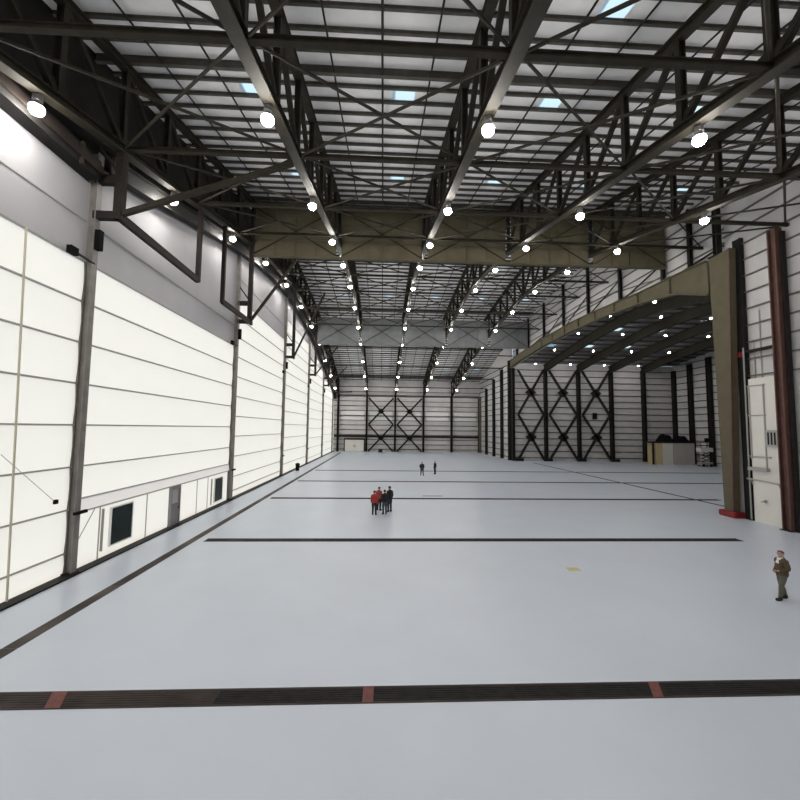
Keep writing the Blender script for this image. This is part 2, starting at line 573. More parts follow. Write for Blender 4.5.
def lit_window(n, ya, yb, z0, z1, label):
    w = thing('window_%d' % n, label, 'window', (XL, (ya + yb) / 2, 0), None, 'structure')
    h = (yb - ya) / 2
    fr = MB().box(0, .1, -h - .05, -h, z0 - .05, z1 + .05).box(0, .1, h, h + .05, z0 - .05, z1 + .05).box(0, .1, -h, h, z0 - .05, z0).box(0, .1, -h, h, z1, z1 + .05)
    obj('window_frame', fr.mesh('window_frame', M['white_paint']), w)
    box_obj('window_pane', M['pane_dark'], w, 0.02, 0.07, -h, h, z0, z1)
    box_obj('window_reveal', M['conduit'], w, 0.02, 0.12, -h - .60, -h - .56, z0 - .1, z1 + .1)


lit_window(1, 19.45, 21.0, 0.48, 2.15, 'dark green window low in the fabric door wall beside the first mullion')
lit_window(2, 31.0, 32.4, 0.36, 2.05, 'narrower dark window low beside the second mullion')
dr = thing('door_8', 'grey personnel door with pale upper glass under the fabric door', 'door', (XL, 25.15, 0), None, 'structure')
box_obj('door_leaf', M['door_grey'], dr, 0.0, 0.12, -0.45, 0.45, 0.07, 1.35)
box_obj('glass_pane', M['conduit'], dr, 0.02, 0.09, -0.36, 0.36, 1.35, 2.2)
fr = MB().box(0, .16, -.55, -.45, .07, 2.36).box(0, .16, .45, .55, .07, 2.36).box(0, .16, -.45, .45, 2.2, 2.36)
obj('door_frame', fr.mesh('door_frame', M['door_grey']), dr)
box_obj('handle', M['steel_black'], dr, 0.12, 0.2, 0.3, 0.38, 1.02, 1.08)

# mullions with overhead brackets
ordinal = {1: 'last', 2: 'fifth', 3: 'fourth', 4: 'third', 5: 'second', 6: 'first'}
for i, y in enumerate(COLS_L):
    if i == 0:
        continue
    n_end = ['', 'sixth', 'fifth', 'fourth', 'third', 'second', 'first'][i]
    t = thing('door_mullion', 'tall dark steel mullion between fabric doors, %s from the far end wall' % n_end, 'mullion', (XL, y, 0), 'fabric door mullions')
    top = zb(y) + 0.2
    beam_obj('column', M['mullion'], t, (0.14, 0, 0.0), (0.14, 0, top - .3), I(0.30, 0.40, 0.05, 0.04))
    box_obj('base_block', M['bracket'], t, -0.05, 0.40, -0.22, 0.22, 0.0, 0.14)
    bt = obj('bracket', MB().box(1.04, 1.36, -.17, .17, 14.7, zb(y)).box(.2, 1.2, -.14, .14, 14.7, 15.02).box(.2, 1.2, -.14, .14, 16.25, 16.6).mesh('bracket', M['bracket']), t)
    beam_obj('stay', M['bracket'], bt, (0.25, 0, 17.9), (1.2, 0, 16.6), RECT(0.1, 0.1))
    # rails parallel to the door
    far = 7.3 if i < 6 else 3.0
    if i > 1:
        far = 0.5
    beam_obj('guide_rail', M['bracket'], t, (1.21, 0.15, 14.86), (1.21, far, 14.84), RECT(0.22, 0.34))
    if i == 1:
      beam_obj('rail_hanger', M['bracket'], t, (1.21, far, 14.75), (1.21, far, zb(y + far) + .05), RECT(0.24, 0.24))
    if i == 2:
        beam_obj('guide_rail', M['bracket'], t, (1.21, -0.15, 14.86), (1.21, -5.8, 14.74), RECT(0.22, 0.34))
        beam_obj('rail_hanger', M['bracket'], t, (1.21, -5.8, 14.65), (1.21, -5.8, zb(y - 5.8) + .05), RECT(0.24, 0.24))
    beam_obj('knee_brace', M['steel'], t, (1.3, 0, 14.95), (5.0 if i > 1 else 8.45, 0, min(zb(y) - .12, 20.4 if i == 2 else 19.9 if i == 4 else 99)), RECT(0.2, 0.2))
    box_obj('winch_motor', M['black'], t, 0.34, 0.56, -.12, .12, 13.35, 14.2)
    arm = beam_obj('sensor_arm', M['steel_black'], t, (0.32, 0, 12.75), (0.32, -1.0, 12.8), RECT(0.07, 0.07))
    box_obj('sensor', M['black'], arm, 0.24, 0.44, -1.4, -1.02, 12.64, 12.94)
    box_obj('limit_switch', M['black'], t, 0.3, 0.42, -.2, .45, 2.40, 2.52)

# ------------------------------------------------------------------ metal walls with girts
def metal_wall(name, label, p0, p1, top, girts, girt_m, m, inward, z0=0.0, gh=0.12):
    """vertical wall from p0 to p1 (xy), top(t) height, girts at z list set inward"""
    t = thing(name, label, 'wall', kind='structure')
    (xa, ya), (xb, yb) = p0, p1
    n = 16
    mb = MB()
    P = []
    for i in range(n + 1):
        u = i / n
        x, y = xa + (xb - xa) * u, ya + (yb - ya) * u
        P.append((x, y, top(x, y)))
    ox, oy = -inward[0] * .12, -inward[1] * .12
    for i in range(n):
        a, b = P[i], P[i + 1]
        mb.add([(a[0], a[1], z0), (b[0], b[1], z0), b, a], [(0, 1, 2, 3)])
        mb.add([(a[0] + ox, a[1] + oy, z0), (b[0] + ox, b[1] + oy, z0), (b[0] + ox, b[1] + oy, b[2]), (a[0] + ox, a[1] + oy, a[2])], [(0, 1, 2, 3)])
    obj('wall_sheet', mb.mesh('wall_sheet', m), t)
    L = math.hypot(xb - xa, yb - ya)
    for z in girts:
        # clip where wall is tall enough
        us = [i / 64 for i in range(65) if top(xa + (xb - xa) * i / 64, ya + (yb - ya) * i / 64) > z + .1]
        if len(us) < 2:
            continue
        u0, u1 = min(us), max(us)
        o = 0.10
        q0 = (xa + (xb - xa) * u0 + inward[0] * o, ya + (yb - ya) * u0 + inward[1] * o, z)
        q1 = (xa + (xb - xa) * u1 + inward[0] * o, ya + (yb - ya) * u1 + inward[1] * o, z)
        beam_obj('girt', girt_m, t, q0, q1, RECT(0.14, gh))
    return t


# far end wall
topm = lambda x, y: zd(y) + .1
we = metal_wall('wall_far', 'far end wall of pale metal sheets and dark girts', (XL - .1, Y1), (XR + .2, Y1), topm, [1.25 * k + .6 for k in range(14)], M['steel_black'], M['white_wall'], (0, -1))
box_obj('wide_girt', M['bracket'], we, XL + .2, XR - .2, Y1 - .35, Y1 - .1, 3.7, 4.2)
for xa, xb in zip(TX, TX[1:]):
    obj('glare_panel', MB().add([(xa + .7, Y1 - .13, 8.0), (xb - .7, Y1 - .13, 8.0), (xb - .7, Y1 - .13, 10.4), (xa + .7, Y1 - .13, 10.4)], [(0, 1, 2, 3)]).mesh('glare_panel', M['white_paint']), we)  # white sheets painted in for lamp glare on the end wall
    box_obj('girt', M['steel_black'], we, xa + .4, xb - .4, Y1 - .3, Y1 - .14, 9.1, 9.22)
for k, x in enumerate(TX):
    c = tag(beam_obj('wall_column', M['steel_black'], None, (x, Y1 - .65, 0), (x, Y1 - .65, zb(Y1 - .65) - .05), I(0.95, 0.5, 0.1, 0.14)),
            'dark steel column standing against the far end wall, %s from the fabric doors' % ORD[k], 'column', 'far end wall columns')


def xbrace(x0, x1, y, z0, z1, m, label, group, plate=0.9):
    t = thing('x_brace', label, 'brace', ((x0 + x1) / 2, y, 0), group)
    h = (x1 - x0) / 2
    zm = (z0 + z1) / 2
    for za, zc in ((z0, zm), (zm, z1)):
        beam_obj('diagonal', m, t, (-h, 0, za), (h, 0, zc), RECT(0.42, 0.30), (0, 1, 0))
        beam_obj('diagonal', m, t, (-h, -.02, zc), (h, -.02, za), RECT(0.42, 0.30), (0, 1, 0))
        p = MB()
        c = (za + zc) / 2
        r = plate
        p.add([(-r, -.17, c), (0, -.17, c - r * .8), (r, -.17, c), (0, -.17, c + r * .8), (-r, .17, c), (0, .17, c - r * .8), (r, .17, c), (0, .17, c + r * .8)],
              [(0, 1, 2, 3), (7, 6, 5, 4), (0, 1, 5, 4), (1, 2, 6, 5), (2, 3, 7, 6), (3, 0, 4, 7)])
        obj('gusset_plate', p.mesh('gusset_plate', m), t)
    return t


xbrace(TX[1] + .5, TX[2] - .5, Y1 - 1.1, 0.1, 13.9, M['steel_black'], 'dark double cross bracing on the far end wall, nearer the fabric doors', 'far end wall cross bracing')
xbrace(TX[2] + .5, TX[3] - .5, Y1 - 1.1, 0.1, 13.9, M['steel_black'], 'dark double cross bracing on the far end wall, farther from the fabric doors', 'far end wall cross bracing')
dd = thing('door_9', 'cream double door with dark frame low in the far end wall corner', 'door', (-7.0, Y1 - .2, 0), None, 'structure')
for s in (-1, 1):
    lf = box_obj('door_leaf', M['liner'], dd, min(s * 2.45, s * .03), max(s * 2.45, s * .03), -0.2, 0, 0.05, 3.0)
    box_obj('handle', M['steel_black'], lf, s * .18 - .05, s * .18 + .05, -.27, -.2, 1.2, 1.6)
fr = MB().box(-2.7, -2.45, -.3, 0, 0, 3.4).box(2.45, 2.7, -.3, 0, 0, 3.4).box(-2.45, 2.45, -.3, 0, 3.0, 3.4)
obj('door_frame', fr.mesh('door_frame', M['bracket']), dd)

# near end wall behind the viewer
metal_wall('wall_near', 'pale metal sheet wall at the near end of the hall', (XL - .1, Y0), (XR + .2, Y0), topm, [], M['steel_black'], M['white_wall'], (0, 1))

# opposite side wall, near portion
wr = metal_wall('wall_right', 'grey white metal wall with dark girts beside the tapered column', (XR, Y0), (XR, SY0), topm, [10.0 + 1.2 * k for k in range(13)], M['girt_grey'], M['white_wall'], (-1, 0), gh=0.08)
lin = MB().box(XR - .32, XR - .02, 24.5, 26.7, 0.0, 9.75).mesh('liner_panel', M['liner'])
obj('liner_panel', lin, wr)
box_obj('ledge', M['steel_black'], wr, XR - .4, XR - .05, 24.5, 26.7, 11.62, 11.78)
# upper wall above the side bay
wu = thing('wall_right_upper', 'pale metal wall band above the opening to the side bay', 'wall', kind='structure')
HT = [(28.4, 19.35), (32, 19.6), (38, 19.75), (44, 20.2), (51, 20.6), (62, 20.5), (72, 20.1), (78.7, 19.7)]
HB = [(28.4, 16.4), (29.5, 16.7), (33, 18.0), (38, 18.7), (44, 19.15), (52, 19.4), (62, 19.35), (72, 18.9), (78.7, 18.3)]
ysr = [28.4, 31, 33, 35.5, 38, 41, 44, 48, 52, 57, 62, 67, 72, 78.7]
mb = MB()
for a, b in zip(ysr, ysr[1:]):
    for dx in (0.35, 0.47):
        mb.add([(XR + dx, a, lerp_tab(HB, a) + .2), (XR + dx, b, lerp_tab(HB, b) + .2), (XR + dx, b, zd(b) + .1), (XR + dx, a, zd(a) + .1)], [(0, 1, 2, 3)])
obj('wall_sheet', mb.mesh('wall_sheet', M['white_wall']), wu)
for k in range(9):
    z = 18.4 + 1.1 * k
    pts = [y for y in [28.4 + .5 * q for q in range(101)] if lerp_tab(HT, y) - .3 < z < zd(y)]
    if len(pts) > 2:
        # split into runs
        runs, cur = [], [pts[0]]
        for p, q in zip(pts, pts[1:]):
            if q - p > .6:
                runs.append(cur)
                cur = []
            cur.append(q)
        runs.append(cur)
        for r in runs:
            if len(r) > 2:
                beam_obj('girt', M['girt_grey'], wu, (XR + .27, r[0], z), (XR + .27, r[-1], z), RECT(0.12, 0.1))
mb = MB()
for y in (31.9, 35.2, 41.9, 48.7, 55.6, 62.6, 69.5, 75.5):
    post = beam_obj('wall_post', M['steel_black'], wu, (XR + .08, y, lerp_tab(HT, y) - .1), (XR + .08, y, zd(y) - .4), I(0.3, 0.3, 0.05, 0.04))
brp = [(28.6, 'a'), (35.2, 'b'), (41.9, 'a'), (48.7, 'b'), (55.6, 'a'), (62.6, 'b')]
for (a, _), (b, _2) in zip(brp, brp[1:]):
    beam_obj('brace_rod', M['steel_black'], wu, (XR + .1, a, zb(a) - .0), (XR + .1, b, lerp_tab(HT, b) + .1), RECT(0.1, 0.1))

# far portion of that wall beyond the side bay
wf = metal_wall('wall_right_far', 'pale ribbed metal wall between side bay and far end wall', (XR, SY1), (XR, Y1), topm, [1.25 * k + .6 for k in range(16)], M['steel_black'], M['white_wall'], (-1, 0))
for k, y in enumerate((79.2, 84.4, 90.5, 97.0, 103.4)):
    tag(beam_obj('wall_column', M['steel_black'] if y < 103 else M['olive'], None, (XR - .3, y, 0), (XR - .3, y, zb(y) - .1), I(0.5, 0.8, 0.1, 0.1), (0, 1, 0)),
        'dark column on the ribbed far wall, %s from the side bay corner' % ORD[k] if y < 103 else 'olive column in the far end corner beside the ribbed wall', 'column',
        'columns of the far ribbed wall' if y < 103 else None)

# header girder over the opening
hd = thing('header_girder', 'arched olive steel header girder over the side bay opening', 'girder', (25.5, 0, 0))
mb = MB()
ysh = [29.45] + ysr[1:-1] + [77.85]
for s in (-.12, .12):
    for a, b in zip(ysh, ysh[1:]):
        mb.add([(s, a, lerp_tab(HB, a)), (s, b, lerp_tab(HB, b)), (s, b, lerp_tab(HT, b)), (s, a, lerp_tab(HT, a))], [(0, 1, 2, 3)])
obj('web', mb.mesh('web', M['olive']), hd)
obj('bottom_flange', MB().sweep([(0, y, lerp_tab(HB, y)) for y in ysh], RECT(0.6, 0.1)).mesh('flange', M['olive']), hd)
obj('top_flange', MB().sweep([(0, y, lerp_tab(HT, y)) for y in ysh], RECT(0.6, 0.1)).mesh('flange', M['olive']), hd)
for y in (33.5, 38, 42, 46, 50, 54, 58, 62):
    box_obj('stiffener', M['olive'], hd, -.28, -.12, y - .03, y + .03, lerp_tab(HB, y) + .05, lerp_tab(HT, y) - .05)

# tapered main column and its neighbour
tc = thing('tapered_column', 'olive tapered steel column standing in a red base at the opening', 'column', (25.3, 28.1, 0))
mb = MB()
for (z, w0, w1) in ((0.0, -.44, .36), (19.4, -.92, 1.0)):
    mb.v += [(-.22, -w1, z), (.22, -w1, z), (.22, -w0, z), (-.22, -w0, z)]
mb.f += [(3, 2, 1, 0), (4, 5, 6, 7), (0, 1, 5, 4), (1, 2, 6, 5), (2, 3, 7, 6), (3, 0, 4, 7)]
obj('shaft', mb.mesh('shaft', M['olive']), tc)
mb = MB()
for (z, w0, w1) in ((0.0, -.48, .40), (19.4, -.96, 1.04)):
    mb.v += [(-.32, -w1, z), (-.22, -w1, z), (-.22, -w1 + .1, z), (-.32, -w1 + .1, z)]
mb.f += [(3, 2, 1, 0), (4, 5, 6, 7), (0, 1, 5, 4), (1, 2, 6, 5), (2, 3, 7, 6), (3, 0, 4, 7)]
obj('edge_flange', mb.mesh('edge_flange', M['steel_red']), tc)
ob = MB().box(-.5, .35, -.7, .7, 0, .42).mesh('red_base', M['red'])
bm = bmesh.new()
bm.from_mesh(ob)
bmesh.ops.bevel(bm, geom=bm.edges[:], offset=.06, segments=2, affect='EDGES')
bm.to_mesh(ob)
bm.free()
obj('red_base', ob, tc)
c2 = thing('steel_column', 'black steel column close behind the tapered olive column', 'column', (25.70, 27.1, 0))
beam_obj('shaft', M['steel_black'], c2, (0, 0, 0), (0, 0, zb(27.35)), I(0.30, 0.6, .06, .1), (0, 1, 0))
box_obj('base_plate', M['steel_black'], c2, -.2, .15, -.25, .25, 0, .06)
box_obj('clamp', M['red'], c2, -.24, -.16, -.2, .2, 11.4, 11.75)
beam_obj('rail_pipe', M['grey_metal'], c2, (-.24, -.28, .1), (-.24, -.28, 12), CIRC(.05, 6))
c3 = thing('steel_column', 'red brown steel column standing before the grey metal wall', 'column', (25.3, 24.05, 0))
beam_obj('shaft', M['steel_red'], c3, (0, 0, 0), (0, 0, zb(24)), I(0.5, 0.55, .07, .06), (0, 1, 0))
box_obj('base_plate', M['steel_black'], c3, -.36, .36, -.36, .36, 0, .05)
box_obj('shaded_side_strip', M['steel_black'], c3, .0, .3, -.44, -.32, 0, zb(24) - .3)  # black strip standing in for the column's side in shade
c4 = thing('steel_column', 'dark hanging post rising from the tapered column to the roof', 'column', (25.4, 28.5, 0))
beam_obj('shaft', M['steel_black'], c4, (0, 0, 19.4), (0, 0, zt(28.5) - .5), I(0.4, 0.4, .06, .05), (0, 1, 0))
box_obj('cap_plate', M['steel_black'], c4, -.4, .4, -.5, .5, 19.36, 19.46)

# fittings on the right wall
cd = thing('wall_conduit', 'grey ladder of conduit pipes on the cream wall liner', 'conduit', (XR - .36, 0, 0))
for y in (26.65, 25.6):
    beam_obj('pipe', M['conduit'], cd, (0, y, 3.5 if y < 26 else 4.2), (0, y, 9.3), CIRC(.05, 6))
for z, a, b in ((9.25, 25.5, 26.75), (7.2, 25.5, 26.75), (4.4, 25.3, 26.9)):
    beam_obj('pipe', M['conduit'], cd, (0, a, z), (0, b, z), CIRC(.05, 6))
box_obj('tray', M['grey_metal'], cd, -.25, 0, 25.4, 26.75, 3.45, 3.68)
for y in (25.9, 26.4):
    beam_obj('pipe', M['conduit'], cd, (0.3, y, 9.8), (0.3, y, 14.5 if y < 26 else 12.5), CIRC(.04, 6))
pn = thing('electrical_panel', 'small grey electrical box with slots on the cream wall liner', 'electrical box', (XR - .36, 25.05, 5.1))
box_obj('box_body', M['grey_metal'], pn, -.16, 0.02, -.40, .40, 0, 1.1)
for k in range(3):
    box_obj('slot', M['steel_black'], pn, -.18, -.16, -.3 + k * .22, -.2 + k * .22, .15, .95)
hp = thing('handrail_pipe', 'pale grey pipe running low across the cream wall liner', 'pipe', (XR - .42, 0, 2.75))
beam_obj('pipe', M['conduit'], hp, (0, 24.65, 0), (0, 27.0, .1), CIRC(.06, 6))
for y in (24.8, 26.7):
    beam_obj('mount', M['grey_metal'], hp, (0, y, 0), (.1, y, -.3), CIRC(.04, 6))
vv = thing('hose_valve', 'small dark hose valve on the lower cream wall liner', 'valve', (XR - .45, 25.75, 1.4))
obj('valve_body', MB().lathe([(.05, 0), (.1, .03), (.1, .16), (.05, .2)], 10).mesh('valve_body', M['grey_metal']), vv)
beam_obj('spout', M['grey_metal'], vv, (0, 0, .08), (-.08, .22, .02), CIRC(.04, 6))

# ------------------------------------------------------------------ side bay
tops = lambda x, y: sb(y) + .95
wb = metal_wall('wall_bay_back', 'slatted metal back wall of the side bay', (XR, SY1), (SX1, SY1), tops, [1.25 * k + .6 for k in range(16)], M['steel_black'], M['white_wall'], (0, -1))
ws = metal_wall('wall_bay_side', 'slatted metal side wall of the side bay', (SX1, SY1), (SX1, SY0), tops, [1.25 * k + .6 for k in range(16)], M['steel_black'], M['white_wall'], (-1, 0))
wn = metal_wall('wall_bay_near', 'metal wall closing the near end of the side bay', (SX1, SY0), (XR, SY0), tops, [], M['steel_black'], M['white_wall'], (0, 1))
BX = [25.9 + 6.72 * k for k in range(6)]
for k, x in enumerate(BX):
    tag(beam_obj('wall_column', M['steel_black'], None, (x + (.1 if x < 26 else 0) - (.3 if x > 59 else 0), SY1 - .4, 0), (x + (.1 if x < 26 else 0) - (.3 if x > 59 else 0), SY1 - .4, sb(SY1) - .05), I(1.1, 0.5, .1, .16)),
        'dark column on the back wall of the side bay, %s from the main hall' % ORD[k], 'column', 'side bay back wall columns')
for k, y in enumerate((73.7, 69.2, 64.7)):
    tag(beam_obj('wall_column', M['steel_black'], None, (SX1 - .35, y, 0), (SX1 - .45, y, sb(y)), I(0.6, 0.8, .1, .1), (0, 1, 0)),
        'dark column on the side wall of the side bay, %s from its back corner' % ORD[k], 'column', 'side bay side wall columns')
for k in range(3):
    xbrace(BX[k] + (1.0 if k == 0 else .6), BX[k + 1] - .6, SY1 - .86, .3, 17.9, M['steel_black'], 'dark double cross bracing on the side bay back wall, %s from the main hall' % ORD[k], 'side bay cross bracing', 1.1)
    ft = MB().box(-.8, .8, -.3, .3, 0, .55).mesh('plinth', M['steel_black'])
for k in range(4):
    tag(obj('plinth', ft, loc=(BX[k] + (1.0 if k == 0 else 0), SY1 - 1.35, 0)), 'black plinth at the foot of the side bay cross bracing, %s from the main hall' % ORD[k], 'plinth', 'plinths under the cross bracing')
tag(box_obj('wall_sign', M['black'], None, 42.2, 43.1, SY1 - .4, SY1 - .3, 8.4, 9.6), 'small dark sign board on the side bay back wall', 'sign')
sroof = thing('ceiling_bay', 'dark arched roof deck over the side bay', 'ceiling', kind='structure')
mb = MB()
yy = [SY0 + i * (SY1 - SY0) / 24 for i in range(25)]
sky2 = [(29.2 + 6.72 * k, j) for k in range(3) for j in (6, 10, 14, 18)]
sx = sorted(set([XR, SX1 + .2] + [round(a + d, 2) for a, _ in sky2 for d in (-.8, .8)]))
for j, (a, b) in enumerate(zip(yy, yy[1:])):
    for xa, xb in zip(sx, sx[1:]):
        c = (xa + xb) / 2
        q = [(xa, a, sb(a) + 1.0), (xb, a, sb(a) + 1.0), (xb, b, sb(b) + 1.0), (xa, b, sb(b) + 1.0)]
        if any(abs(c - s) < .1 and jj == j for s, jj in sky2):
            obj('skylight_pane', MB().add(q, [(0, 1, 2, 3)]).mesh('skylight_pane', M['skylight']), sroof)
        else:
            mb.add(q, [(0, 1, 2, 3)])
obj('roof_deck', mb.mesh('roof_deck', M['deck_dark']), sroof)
pm = MB().sweep([(XR + .4, 0, 0), (SX1 - .1, 0, 0)], I(.16, .26, .03, .02)).mesh('purlin', M['purlin'])
for y in yy[1:-1]:
    obj('purlin', pm, sroof, (0, y, sb(y) + .85))
for k in range(1, 5):
    t = thing('arched_beam', 'dark arched roof beam under the side bay roof, %s from the opening' % ORD[k - 1], 'beam', (BX[k], 0, 0), 'side bay roof beams')
    for nm, w, z, h in (('web', .12, .02, 1.3), ('bottom_flange', .55, -.66, .08), ('top_flange', .5, .68, .08)):
        obj(nm, MB().sweep([(0, y, sb(y) + z) for y in yy], RECT(w, h)).mesh(nm, M['steel']), t)

# ------------------------------------------------------------------ lamps
def make_lamp():
    t = thing('high_bay_lamp', 'x', 'lamp')
    obj('housing', MB().lathe([(.06, .62), (.13, .60), (.15, .36), (.10, .30)], 10).mesh('housing', M['lamp_body']), t)
    obj('reflector', MB().lathe([(.09, .34), (.13, .29), (.18, .20), (.195, .15)], 14).mesh('reflector', M['lamp_body']), t)
    obj('lens', MB().lathe([(.20, .15), (.21, .06), (.20, .0), (.15, -.07), (.07, -.10), (.01, -.105)], 14).mesh('lens', M['lamp']), t)
    obj('hanger', MB().sweep([(0, 0, .60), (0, 0, .78)], CIRC(.03, 6)).mesh('hanger', M['steel_black']), t)
    return t


lamp0 = make_lamp()
first = True
for r in range(5):
    for k in range(-1, 11):
        y = 12.9 + 8.42 * k
        x = TX[r] + (-.12, -.08, 0, .12, 0)[r]
        o = lamp0 if first else copy_tree(lamp0)
        first = False
        o.location = (x, y, zb(y) - .58)
        tag(o, 'lit high bay lamp, %s from far wall, on %s truss from doors' % (ORD[10 - k], ORD[r]), 'lamp', 'high bay lamps on the roof trusses')
for i, x in enumerate((29.2, 36.0, 42.7, 49.4)):
    for j, y in enumerate((40.6, 48.6, 56.9, 65.2, 74.0)):
        y = min(yy[1:-1], key=lambda q: abs(q - y))     # hung from the nearest purlin
        o = copy_tree(lamp0, None, (x, y, sb(y) - .33))
        o.scale = (.7, .7, .7)
        for c in o.children:
            if c.name.startswith('hanger'):
                c.scale, c.location = (1, 1, 5), (0, 0, -2.4)
        tag(o, 'lit side bay lamp, %s from the back wall, %s row from the opening' % (ORD[4 - j], ORD[i]), 'lamp', 'side bay lamps')
# ------------------------------------------------------------------ floor trenches and tracks
def trench(y, xa, xb, label, near=False):
    t = thing('trench_drain', label, 'trench drain', (0, y, 0), 'trench drains across the floor')
    w = .26
    for s in (-1, 1):
        box_obj('edge_rail', M['trench_brown'], t, xa, xb, s * w - .03, s * w + .03, 0, .012)
    seg = 3.36
    x = xa
    k = 0
    xs_ = [-0.21 + seg * i for i in range(-6, 12)]
    xs_ = [xa] + [v for v in xs_ if xa + .3 < v < xb - .3] + [xb]
    for p, q in zip(xs_, xs_[1:]):
        m = M['trench_brown'] if (p < -3.7) else M['trench']
        g = MB()
        g.box(p, q, -w + .03, w - .03, 0, .004)
        nb = 6 if near else 3
        for i in range(nb):
            c = -w + .03 + (2 * w - .06) * (i + .5) / nb
            g.box(p + .02, q - .02, c - .026, c + .026, .004, .014)
        obj('grate', g.mesh('grate', m), t)
    return t


t1 = trench(9.5, -9.62, 24.5, 'broad black trench drain with red paint marks across the floor', True)
for x, sk in ((-7.0, .12), (-0.21, 0), (6.48, -.12)):
    w = .12 if x > -5 else .16
    me = MB().add([(x - w + sk, -.27, .016), (x + w + sk, -.27, .016), (x + w - sk, .27, .016), (x - w - sk, .27, .016),
                   (x - w + sk, -.27, .005), (x + w + sk, -.27, .005), (x + w - sk, .27, .005), (x - w - sk, .27, .005)],
                  [(0, 1, 2, 3), (0, 4, 5, 1), (1, 5, 6, 2), (2, 6, 7, 3), (3, 7, 4, 0)]).mesh('red_mark', M['red_mark'])
    obj('red_mark', me, t1)
trench(22.07, -9.2, 20.2, 'thin dark trench drain that stops short of the tapered column')
trench(34.9, -9.3, 30.2, 'thin dark trench drain reaching through the side bay opening')
trench(46.0, -9.3, 50.0, 'thin dark trench drain crossing into the side bay, second from the far end')
trench(57.5, -9.3, 50.0, 'thin dark trench drain crossing into the side bay, last before the far end')


def track(name, label, x0, x1, ya, yb, m, skew=0.0):
    t = thing(name, label, 'floor track', ((x0 + x1) / 2, ya, 0), None)
    h = (x1 - x0) / 2
    n = max(2, int((yb - ya) / 4.2))
    for k in range(n):
        a, b = (yb - ya) * k / n, (yb - ya) * (k + 1) / n
        box_obj('track_plate', m if k % 3 else M['trench_brown'], t, -h, h, a + .015, b - .015, 0, .012)
    return t


track('floor_track', 'brown steel floor track running beside the fabric doors', -10.05, -9.65, 3.0, 98, M['strip'])
track('floor_track', 'dark floor track under the side bay opening', 27.9, 28.2, 31.0, 73, M['trench'])
box = MB().box(-.25, .25, -.2, .2, 0, .008).mesh('floor_mark', M['yellow'])
tag(obj('floor_mark', box, loc=(8.42, 17.5, 0)), 'small pale yellow paint mark on the floor', 'floor mark')
box = MB().box(-.9, .9, -.12, .12, 0, .008).mesh('floor_mark', M['trench_brown'])  # thin dark brown patch laid on the floor
tag(obj('floor_mark', box, loc=(4.67, 36.3, 0)), 'dark patch on the floor behind the third trench', 'floor mark')

# ------------------------------------------------------------------ things at the back of the side bay and hall
bt = thing('site_booth', 'low cream partition booth with tan end under the side bay columns', 'booth', (50.6, 72.0, 0))
for a, b, m in ((0, 1.3, M['tan']), (1.3, 3.3, M['board_white']), (3.3, 5.6, M['board_grey']), (5.6, 7.4, M['board_grey'])):
    box_obj('panel', m, bt, a + .02, b - .02, 0, 2.4, 0, 3.95)
box_obj('roof_board', M['steel_black'], bt, -.6, 7.5, -.1, 2.5, 3.95, 4.2)
box_obj('door_leaf', M['conduit'], bt, 4.0, 4.9, -.06, 0, 0.05, 1.6)
box_obj('end_post', M['bracket'], bt, -.55, -.3, 0, .3, 0, 3.95)
for k, (x, w, h) in enumerate(((53.2, 1.6, 1.3), (56.3, 1.5, 1.1))):
    me = bpy.data.meshes.new('bundle')
    bm = bmesh.new()
    bmesh.ops.create_icosphere(bm, subdivisions=3, radius=1)
    for v in bm.verts:
        n = 1 + .14 * math.sin(v.co.x * 5 + k) * math.cos(v.co.y * 4 + v.co.z * 3)
        v.co = Vector((v.co.x * w * n, v.co.y * .9 * n, max(-.02, v.co.z * h * n)))
    bm.to_mesh(me)
    bm.free()
    me.materials.append(M['black'])
    tag(obj('tarp_bundle', me, loc=(x, 73.2, 4.22)), 'black tarp bundle lying on the booth roof, %s' % ('nearer its tan end' if k == 0 else 'away from its tan end'), 'bundle')
lf = thing('scissor_lift', 'pale scissor lift with cluttered platform beside the booth', 'lift', (57.0, 68.5, 0))
box_obj('chassis', M['grey_metal'], lf, -1.0, 1.0, -.5, .5, .25, .8)
for sx_ in (-.7, .7):
    for sy_ in (-.45, .45):
        w = MB()
        w.sweep([(sx_, sy_ - .1, .25), (sx_, sy_ + .1, .25)], CIRC(.25, 12))
        obj('wheel', w.mesh('wheel', M['black']), lf)
for k in range(3):
    za, zc = .8 + k * .6, 1.4 + k * .6
    for s in (-1, 1):
        beam_obj('scissor_arm', M['bracket'], lf, (-.8 * s, -.3 + .1 * s, za), (.8 * s, -.3 + .1 * s, zc), RECT(.12, .12), (0, 1, 0))
box_obj('platform', M['board_white'], lf, -1.1, 1.1, -.55, .55, 2.6, 3.3)
for z in (3.7, 4.2):
    fr = MB()
    for a, b in (((-1.1, -.55), (1.1, -.55)), ((1.1, -.55), (1.1, .55)), ((1.1, .55), (-1.1, .55)), ((-1.1, .55), (-1.1, -.55))):
        fr.sweep([(a[0], a[1], z), (b[0], b[1], z)], CIRC(.05, 6))
    obj('guard_rail', fr.mesh('guard_rail', M['steel_black']), lf)
for x in (-1.1, 1.1):
    for y in (-.55, .55):
        beam_obj('rail_post', M['steel_black'], lf, (x, y, 3.3), (x, y, 4.25), CIRC(.05, 6))
box_obj('control_box', M['black'], lf, -.4, .3, -.75, -.5, 4.3, 5.0)
beam_obj('control_post', M['steel_black'], lf, (-.05, -.55, 3.3), (-.05, -.6, 4.4), CIRC(.05, 6))
bn = thing('waste_bin', 'small dark waste bin standing at the foot of the fabric doors', 'bin', (-11.6, 56.8, 0.0))
obj('bin_body', MB().lathe([(.24, 0), (.3, .85), (.31, .88)], 12).mesh('bin_body', M['black']), bn)
obj('lid', MB().lathe([(.33, .88), (.32, .95), (.1, 1.08), (.02, 1.09)], 12).mesh('lid', M['steel_black']), bn)
